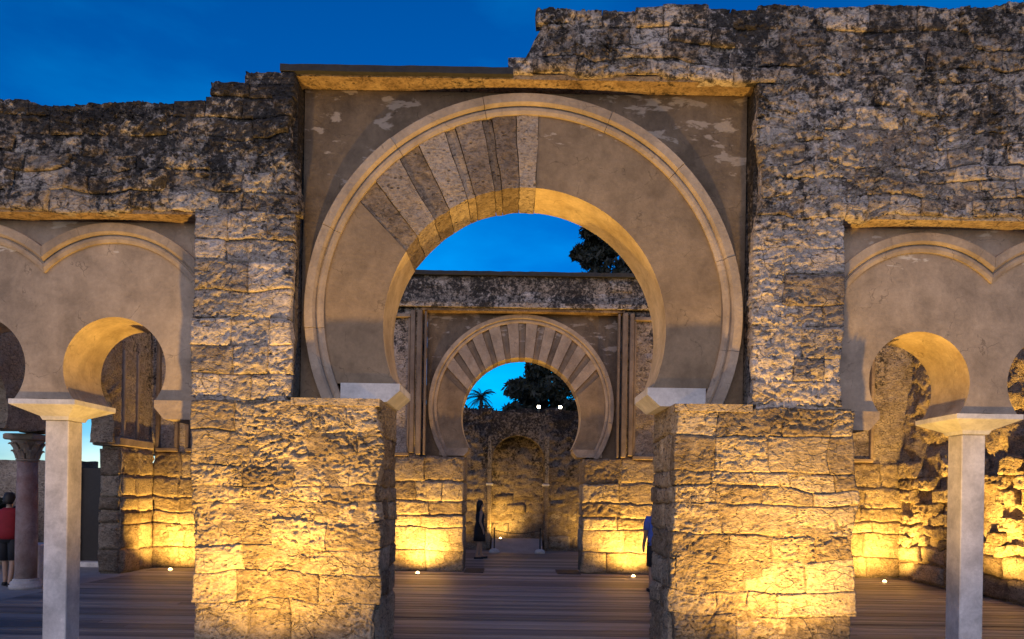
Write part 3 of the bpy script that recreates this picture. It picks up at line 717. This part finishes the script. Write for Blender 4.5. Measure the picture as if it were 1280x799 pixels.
# ------------------------------------------------------------------ far wall with blind niche
F3 = 23.3
w3 = thing('ruined_wall', 'farthest ruined wall with a blind arched niche, black with lichen at the top', 'wall', (.2, 23.8, 0))
def zt3(x): return 4.58 + .03*math.sin(x*1.9 + .6) + .03*math.sin(x*6.1)
rough_box('wall_core', -9, -.68, F3, F3 + .9, -.05, 4.6, M['far'], w3, .07, .10, zt3)
rough_box('wall_core', 1.04, 9, F3, F3 + .9, -.05, 4.6, M['far'], w3, .07, .10, zt3)
rough_box('wall_core', -.75, 1.1, F3 + .45, F3 + .9, -.05, 4.6, M['far'], w3, .06, .08, zt3)
zc, r = 2.85, .86
ins = arc(.18, zc, r, PI, 0, 40); outp = to_rect(ins, (.18, zc), -.70, 1.06, zc - 1, 4.45)
slab('niche_arch', ins, outp, F3 - .01, F3 + .5, M['far'], w3, .03)
for x0, x1 in ((-.84, -.62), (.98, 1.2)): bevel_box(x0, x1, F3 - .09, F3 + .4, 2.08, 2.16, .015).obj('impost', M['white'], w3)
for x0 in (-.80, 1.05): bevel_box(x0, x0 + .13, F3 - .09, F3 + .1, 2.17, 3.7, .02).obj('frame_strip', M['far'], w3)
for x0 in (-.80, 1.05): bevel_box(x0, x0 + .13, F3 - .09, F3 + .1, .05, 2.07, .02).obj('frame_strip', M['far'], w3)
CF = [.05, .5, .92, 1.3, 1.62, 1.95]
lay(w3, FRONT(F3 - .02), -2.4, -.82, CF, (.45, .8), M['far'], 'block', None, .14, .08, .05, .04, .05, .03, .03, 95)
lay(w3, FRONT(F3 - .02), 1.2, 2.9, CF, (.45, .8), M['far'], 'block', None, .14, .08, .05, .04, .05, .03, .03, 96)
lay(w3, FRONT(F3 + .42), -.66, 1.02, [.42, .85, 1.2, 1.5, 1.8], (.4, .75), M['far'], 'block', None, .12, .08, .05, .04, .05, .03, .03, 97)
st = MB().add([(-.62,22.2,.0),(.98,22.2,.0),(.98,23.2,.36),(-.62,23.2,.36),(-.62,23.8,.36),(.98,23.8,.36),(-.62,22.2,-.1),(.98,22.2,-.1),(.98,23.8,-.1),(-.62,23.8,-.1)],
              [(0,1,2,3),(3,2,5,4),(0,6,7,1),(0,3,4,9,6),(1,7,8,5,2),(4,5,8,9),(6,9,8,7)]).obj('ramp', M['pave'])
structure(st)
for x, who in ((-.52, 'next to'), (.88, 'away from')):
    p = thing('barrier_post', 'slim rope post on a white base at the niche ramp, %s the woman' % who, 'post', (x, 22.0, 0), 'posts at the niche ramp')
    MB().lathe([(.16, 0), (.16, .05), (.13, .11), (.05, .14)], (x, 22.0, 0), 20).obj('base', M['white'], p, True)
    MB().lathe([(.02, .13), (.02, .72), (.03, .74), (.03, .77), (.01, .78)], (x, 22.0, 0), 12).obj('pole', M['metal'], p)
pts = [(-.52 + 1.4*i/14, 22.0, .70 - .10*math.sin(PI*i/14)) for i in range(15)]
tag(MB().tube(pts, .012, 6).obj('rope', M['metal']), 'thin barrier rope strung between the two niche posts', 'rope')

# ------------------------------------------------------------------ lamps
def uplight(x, y, power, label, tilt=(0, 0), size=158, blend=1.0, z=0.0, r=.045, grp='in-ground uplights at the wall feet'):
    root = thing('ground_uplight', label, 'uplight', (x, y, z), grp)
    MB().lathe([(r*1.35, -.03), (r*1.35, .006), (r*1.25, .014), (r*1.02, .014), (r*1.0, .004)], (x, y, z), 24).obj('bezel', M['metal'], root, True)
    MB().lathe([(r*.99, -.02), (r*.99, .01), (r*.85, .035), (r*.5, .055), (r*.1, .06)], (x, y, z), 24).obj('lens', M['lens'], root, True)
    ld = bpy.data.lights.new('uplight_beam', 'SPOT'); lo = bpy.data.objects.new('uplight_beam', ld); COL.objects.link(lo)
    ld.energy = power; ld.color = WARM; ld.spot_size = R(size); ld.spot_blend = blend; ld.shadow_soft_size = .05
    lo.parent = root; lo.location = (0, 0, .08)
    lo.rotation_euler = (R(180) + R(tilt[1]), R(tilt[0]), 0)
    return root
uplight(-2.30, 6.08, 900, 'lit ground lamp in front of the near pier on the round-column side', (0, -2), 157)
uplight(2.55, 6.08, 900, 'lit ground lamp in front of the near pier on the rough-wall side', (0, -2), 157)
uplight(-2.05, 15.85, 620, 'small lit ground lamp at the foot of the far arch pier, woman side', (0, -17))
uplight(2.70, 15.85, 620, 'small lit ground lamp at the foot of the far arch pier, blue shirt side', (0, -17))
uplight(-7.45, 15.75, 580, 'small lit ground lamp in the corner of the aisle pier with framed panels', (0, -24))
uplight(8.10, 15.6, 760, 'small lit ground lamp in the corner of the rough eroded wall', (0, -24))
uplight(7.75, 12.6, 1700, 'lit ground lamp along the rough eroded wall behind the square pillar', (0, 0))
uplight(-.35, 22.95, 170, 'lit ground lamp at the niche in the farthest wall', (0, -38), 130, 1.0, .37)
uplight(-2.3, 22.6, 210, 'added unseen ground lamp brightening the farthest wall, on the woman side of its niche', (0, -14))  # extra lamp hidden behind a pier, added to brighten the far wall
uplight(2.6, 22.6, 210, 'added unseen ground lamp brightening the farthest wall, on the blue shirt side of its niche', (0, -14))  # its added counterpart, also out of sight, lifting the other half
uplight(-13.6, 23.3, 500, 'lit ground lamp at the foot of the distant low wall', (0, -10), z=-.06)
for x, who in ((.83, 'nearer the palm'), (1.53, 'farther from the palm')):
    z = 4.55; root = thing('floodlight', 'small bright floodlight on top of the farthest wall, %s' % who, 'floodlight', (x, F3 + .3, z), 'floodlights on the farthest wall')
    bevel_box(x - .03, x + .03, F3 + .27, F3 + .33, z - .1, z + .06, .005).obj('bracket', M['metal'], root)
    bevel_box(x - .07, x + .07, F3 + .22, F3 + .36, z + .06, z + .18, .02).obj('housing', M['metal'], root)
    bevel_box(x - .05, x + .05, F3 + .205, F3 + .219, z + .075, z + .165, .02).obj('lens', M['flood'], root)

# ------------------------------------------------------------------ vegetation
def leaf_mat(name, col):
    m, N, Lk, b = new_mat(name); n = n_noise(N, Lk, n_pos(N, Lk), 1.2, 4)
    Lk.new(n_ramp(N, Lk, n, [(.3, tuple(c*.6 for c in col)), (.7, col)]), b.inputs['Base Color']); b.inputs['Roughness'].default_value = .7; return m
M['leaf'] = leaf_mat('dark_foliage', (.012, .017, .009)); M['bark'] = plain_mat('bark', (.09, .065, .045), .9, .3, 8, .5)
def leaf_cloud(name, centers, radii, per, size, mat, parent, seed, droop=0.0):
    g = np.random.default_rng(seed); V, Fc = [], []
    for c_, r_ in zip(centers, radii):
        d = g.normal(size=(per, 3)); d /= np.linalg.norm(d, axis=1)[:, None]; p = np.array(c_) + d*(r_*g.uniform(.35, 1.0, (per, 1))**.6)*np.array((1, 1, .8))
        a = g.normal(size=(per, 3)); a[:, 2] -= droop; a /= np.linalg.norm(a, axis=1)[:, None]; b = np.cross(a, g.normal(size=(per, 3))); b /= np.linalg.norm(b, axis=1)[:, None]
        s = size*g.uniform(.6, 1.4, (per, 1))
        q = np.stack([p - a*s, p + b*s*.32, p + a*s, p - b*s*.32], 1); n0 = sum(len(v) for v in V)
        V.append(q.reshape(-1, 3)); Fc += [(n0+4*i, n0+4*i+1, n0+4*i+2, n0+4*i+3) for i in range(per)]
    return mesh_obj(name, np.vstack(V), Fc, mat, parent)
def conifer(x, y, h, rad, label, seed):
    root = thing('conifer_tree', label, 'tree', (x, y, 0)); g = random.Random(seed)
    MB().tube([(x, y, -.2), (x + .1, y, h*.4), (x, y, h*.95)], [.45, .3, .05], 10).obj('trunk', M['bark'], root)
    cs, rs_ = [], []
    for k in range(800):
        t = g.random()**1.25; z = h*(.1 + .88*t); rr = rad*(1 - t)*(.8 + .25*g.random()) + .3; a = g.uniform(0, 2*PI); q = g.random()**.25
        cs.append((x + rr*q*math.cos(a), y + rr*q*math.sin(a), z)); rs_.append(.5 + .8*(1-t)*g.random())
    leaf_cloud('crown', cs, rs_, 150, .33, M['leaf'], root, seed, .8)
conifer(10.3, 60, 33.0, 14.2, 'huge dark conifer rising behind the walls', 5)
def palm(x, y, h, label):
    root = thing('palm_tree', label, 'palm', (x, y, 0)); g = random.Random(2)
    MB().tube([(x, y, -.2), (x + .15, y, h*.5), (x, y, h)], [.28, .2, .2], 10).obj('trunk', M['bark'], root)
    for k in range(40):
        a = 2*PI*k/40*3.0 + g.uniform(-.2, .2); el = g.uniform(-.5, 1.35); L = g.uniform(1.7, 2.3); mm = MB(); pts = []
        for i in range(9):
            t = i/8; rr = L*t*math.cos(el*(1 - .25*t)); zz = L*t*math.sin(el) - .55*L*t*t
            pts.append(Vector((x + rr*math.cos(a), y + rr*math.sin(a), h + zz)))
        mm.tube(pts, [.03]*8 + [.01], 4)
        for i in range(1, 9):
            d = (pts[i] - pts[i-1]).normalized(); sd = d.cross(Vector((0, 0, 1))).normalized()
            for s in (-1, 1):
                for q in (0, .5):
                    b0 = pts[i-1].lerp(pts[i], q); tip = b0 + (sd*s*.75 + d*.7 + Vector((0, 0, -.35)))*(.42*(1.1 - .06*i)); w = d*.03
                    mm.add([b0 - w, b0 + w, tip], [(0, 1, 2)])
        mm.obj('frond', M['leaf'], root)
palm(-3.6, 80, 12.6, 'palm tree seen against the sky through the far arch')
def shrub(x, y, z, r, n, label, seed, size=.12):
    root = thing('shrub', label, 'shrub', (x, y, z)); g = random.Random(seed)
    mm = MB()
    for k in range(6):
        a = g.uniform(0, 6.28); mm.tube([(x, y, z - .05), (x + r*.3*math.cos(a), y + r*.3*math.sin(a), z + r*.8)], [.03, .01], 5)
    mm.obj('stem', M['bark'], root)
    cs = [(x + g.uniform(-.6, .6)*r, y + g.uniform(-.6, .6)*r, z + r*(.5 + g.uniform(0, 1.0))) for _ in range(n)]
    leaf_cloud('foliage', cs, [r*.45]*n, 130, size, M['leaf'], root, seed)
shrub(-1.5, 25.2, 2.9, 1.15, 14, 'dark shrub growing behind the farthest wall below the palm', 3)
shrub(-11.4, 15.6, -.05, .9, 16, 'dark bush beside the person in red', 6)
# tuft on the wall top
tuft = MB(); g = random.Random(9)
for k in range(16):
    a = g.uniform(0, 6.28); x0 = 4.08 + g.uniform(-.04, .04); y0 = 7.25 + g.uniform(-.03, .03); hh = g.uniform(.08, .2)
    tuft.add([(x0 - .008, y0, 6.52), (x0 + .008, y0, 6.52), (x0 + .06*math.cos(a), y0 + .06*math.sin(a), 6.52 + hh)], [(0, 1, 2)])
tag(tuft.obj('weed', M['leaf']), 'small weed sprouting from the high rubble wall top', 'weed')

# ------------------------------------------------------------------ people
def skin_body(name, joints, bones, mat, parent):
    me = bpy.data.meshes.new(name); me.from_pydata([j[:3] for j in joints], bones, []); me.update()
    o = bpy.data.objects.new(name, me); COL.objects.link(o)
    md = o.modifiers.new('skin', 'SKIN'); md.use_smooth_shade = True
    for sv, j in zip(me.skin_vertices[0].data, joints): sv.radius = (j[3], j[4] if len(j) > 4 else j[3])
    me.skin_vertices[0].data[0].use_root = True
    s = o.modifiers.new('sub', 'SUBSURF'); s.levels = 2; s.render_levels = 2
    dg = bpy.context.evaluated_depsgraph_get(); nm = bpy.data.meshes.new_from_object(o.evaluated_get(dg))
    bpy.data.objects.remove(o); nm.name = name; nm.materials.clear()
    for p in nm.polygons: p.use_smooth = True
    return link(name, nm, mat, parent)
M['skin'] = plain_mat('skin', (.42, .26, .18), .55, .08, 6, 0); M['hair'] = plain_mat('dark_hair', (.02, .014, .01), .6, .3, 30, .2)
M['navy'] = plain_mat('dark_dress', (.016, .015, .02), .8, .2, 12, .1); M['red'] = plain_mat('red_shirt', (.30, .012, .02), .8, .2, 12, .1)
M['blue'] = plain_mat('blue_shirt', (.10, .17, .55), .8, .2, 12, .1); M['short'] = plain_mat('dark_shorts', (.02, .02, .025), .8, .2, 12, .1)
def person(x, y, face, h, label, top, low, dress=False, longhair=False, stride=.0, arm=.1):
    """face: heading angle in degrees; 0 looks along +X"""
    root = thing('person', label, 'person', (x, y, 0)); k = h/1.7; a = R(face); ca, sa = math.cos(a), math.sin(a)
    def W(f, s, z): return (x + (f*ca - s*sa)*k, y + (f*sa + s*ca)*k, z*k)
    J, B = [], []
    def j(f, s, z, r, r2=None): J.append((*W(f, s, z), r*k, (r2 or r)*k)); return len(J)-1
    pel = j(0, 0, .93, .12, .10); wa = j(0, 0, 1.08, .105, .09); ch = j(.01, 0, 1.28, .125, .095); nk0 = j(0, 0, 1.41, .055); nk = j(.01, 0, 1.48, .047); hd = j(.025, 0, 1.58, .082, .095); cr_ = j(.015, 0, 1.64, .075)
    B += [(pel, wa), (wa, ch), (ch, nk0), (nk0, nk), (nk, hd), (hd, cr_)]
    nose = j(.115, 0, 1.565, .014); B.append((hd, nose))
    for s in (-1, 1):
        sh = j(0, s*.165, 1.37, .055); el = j(-.04 + arm*s*.4, s*.215, 1.10, .041); wr = j(.06 + arm*s*.6, s*.225, .87, .029); hn = j(.08 + arm*s*.6, s*.222, .80, .034, .02); fg = j(.09 + arm*s*.6, s*.218, .72, .018, .012)
        B += [(ch, sh), (sh, el), (el, wr), (wr, hn), (hn, fg)]
        th = j(.12 + arm*s*.6, s*.205, .79, .011); B.append((hn, th))
        hp = j(0, s*.09, .88, .085); kn = j(.02 + s*stride*.5, s*.095, .49, .058); an = j(-.02 + s*stride, s*.095, .09, .038); to = j(.13 + s*stride, s*.105, .035, .033); he = j(-.05 + s*stride, s*.095, .035, .03)
        B += [(pel, hp), (hp, kn), (kn, an), (an, to), (an, he)]
    skin_body('body', J, B, M['skin'], root)
    def ringz(z, rf, rs, f0=0., s0=0., n=20): return [W(f0 + rf*math.cos(2*PI*i/n), s0 + rs*math.sin(2*PI*i/n), z) for i in range(n)]
    # head hair
    hr = []
    for z, rf, rs, f0 in ((1.50 if not longhair else 1.32, .05, .075, -.06), (1.56, .075, .093, -.035), (1.62, .10, .098, -.005), (1.68, .085, .085, .0), (1.715, .045, .05, 0)): hr.append(ringz(z, rf, rs, f0))
    MB().loft(hr).obj('hair', M['hair'], root, True)
    for s in (-1, 1): MB().lathe([(.005, -.01), (.012, 0), (.005, .01)], W(.098, s*.032, 1.60), 8).obj('eye', M['hair'], root)
    if dress:
        MB().loft([ringz(z, rf, rs, f0) for z, rf, rs, f0 in ((.52, .175, .205, 0), (.70, .165, .20, 0), (.93, .145, .185, -.005), (1.08, .115, .145, 0), (1.28, .128, .165, .01), (1.36, .10, .17, .005), (1.41, .07, .12, 0))]).obj('dress', top, root, True)
    else:
        MB().loft([ringz(z, rf, rs, f0) for z, rf, rs, f0 in ((.86, .15, .19, 0), (1.0, .14, .185, 0), (1.28, .14, .19, .01), (1.37, .105, .19, .005), (1.43, .065, .09, 0))]).obj('shirt', top, root, True)
        for s in (-1, 1):
            MB().tube([W(0, s*.15, 1.385), W(-.01 + arm*s*.1, s*.195, 1.26), W(-.03 + arm*s*.3, s*.212, 1.14)], [.068*k, .066*k, .062*k], 12).obj('sleeve', top, root, True)
            MB().tube([W(0, s*.085, .92), W(.01 + s*stride*.3, s*.095, .7), W(.02 + s*stride*.5, s*.10, .47)], [.11*k, .095*k, .085*k], 14).obj('shorts_leg', low, root, True)
        MB().loft([ringz(z, rf, rs, 0) for z, rf, rs in ((.80, .12, .17), (.9, .14, .185), (.99, .13, .175))]).obj('shorts', low, root, True)
    for s in (-1, 1):
        MB().loft([[W(f + s*stride, s*.10 + w*q, z) for f, q in ((-.09, -.6), (-.09, .6), (.06, 1), (.16, .7), (.19, 0), (.16, -.7), (.06, -1))] for z, w in ((.0, .045), (.03, .047), (.06, .035))]).obj('shoe', M['short'], root, True)
person(-.88, 19.9, 20, 1.6, 'woman in a dark dress with long dark hair walking beyond the far arch', M['navy'], M['short'], True, True, .10, .05)
person(-8.85 - .15, 12.9, 100, 1.66, 'person in a red shirt and dark shorts by the round column', M['red'], M['short'], False, False, .12, .12)
person(2.72, 13.4, 95, 1.72, 'person in a blue shirt half hidden behind the near pier', M['blue'], M['short'], False, False, .06, .1)
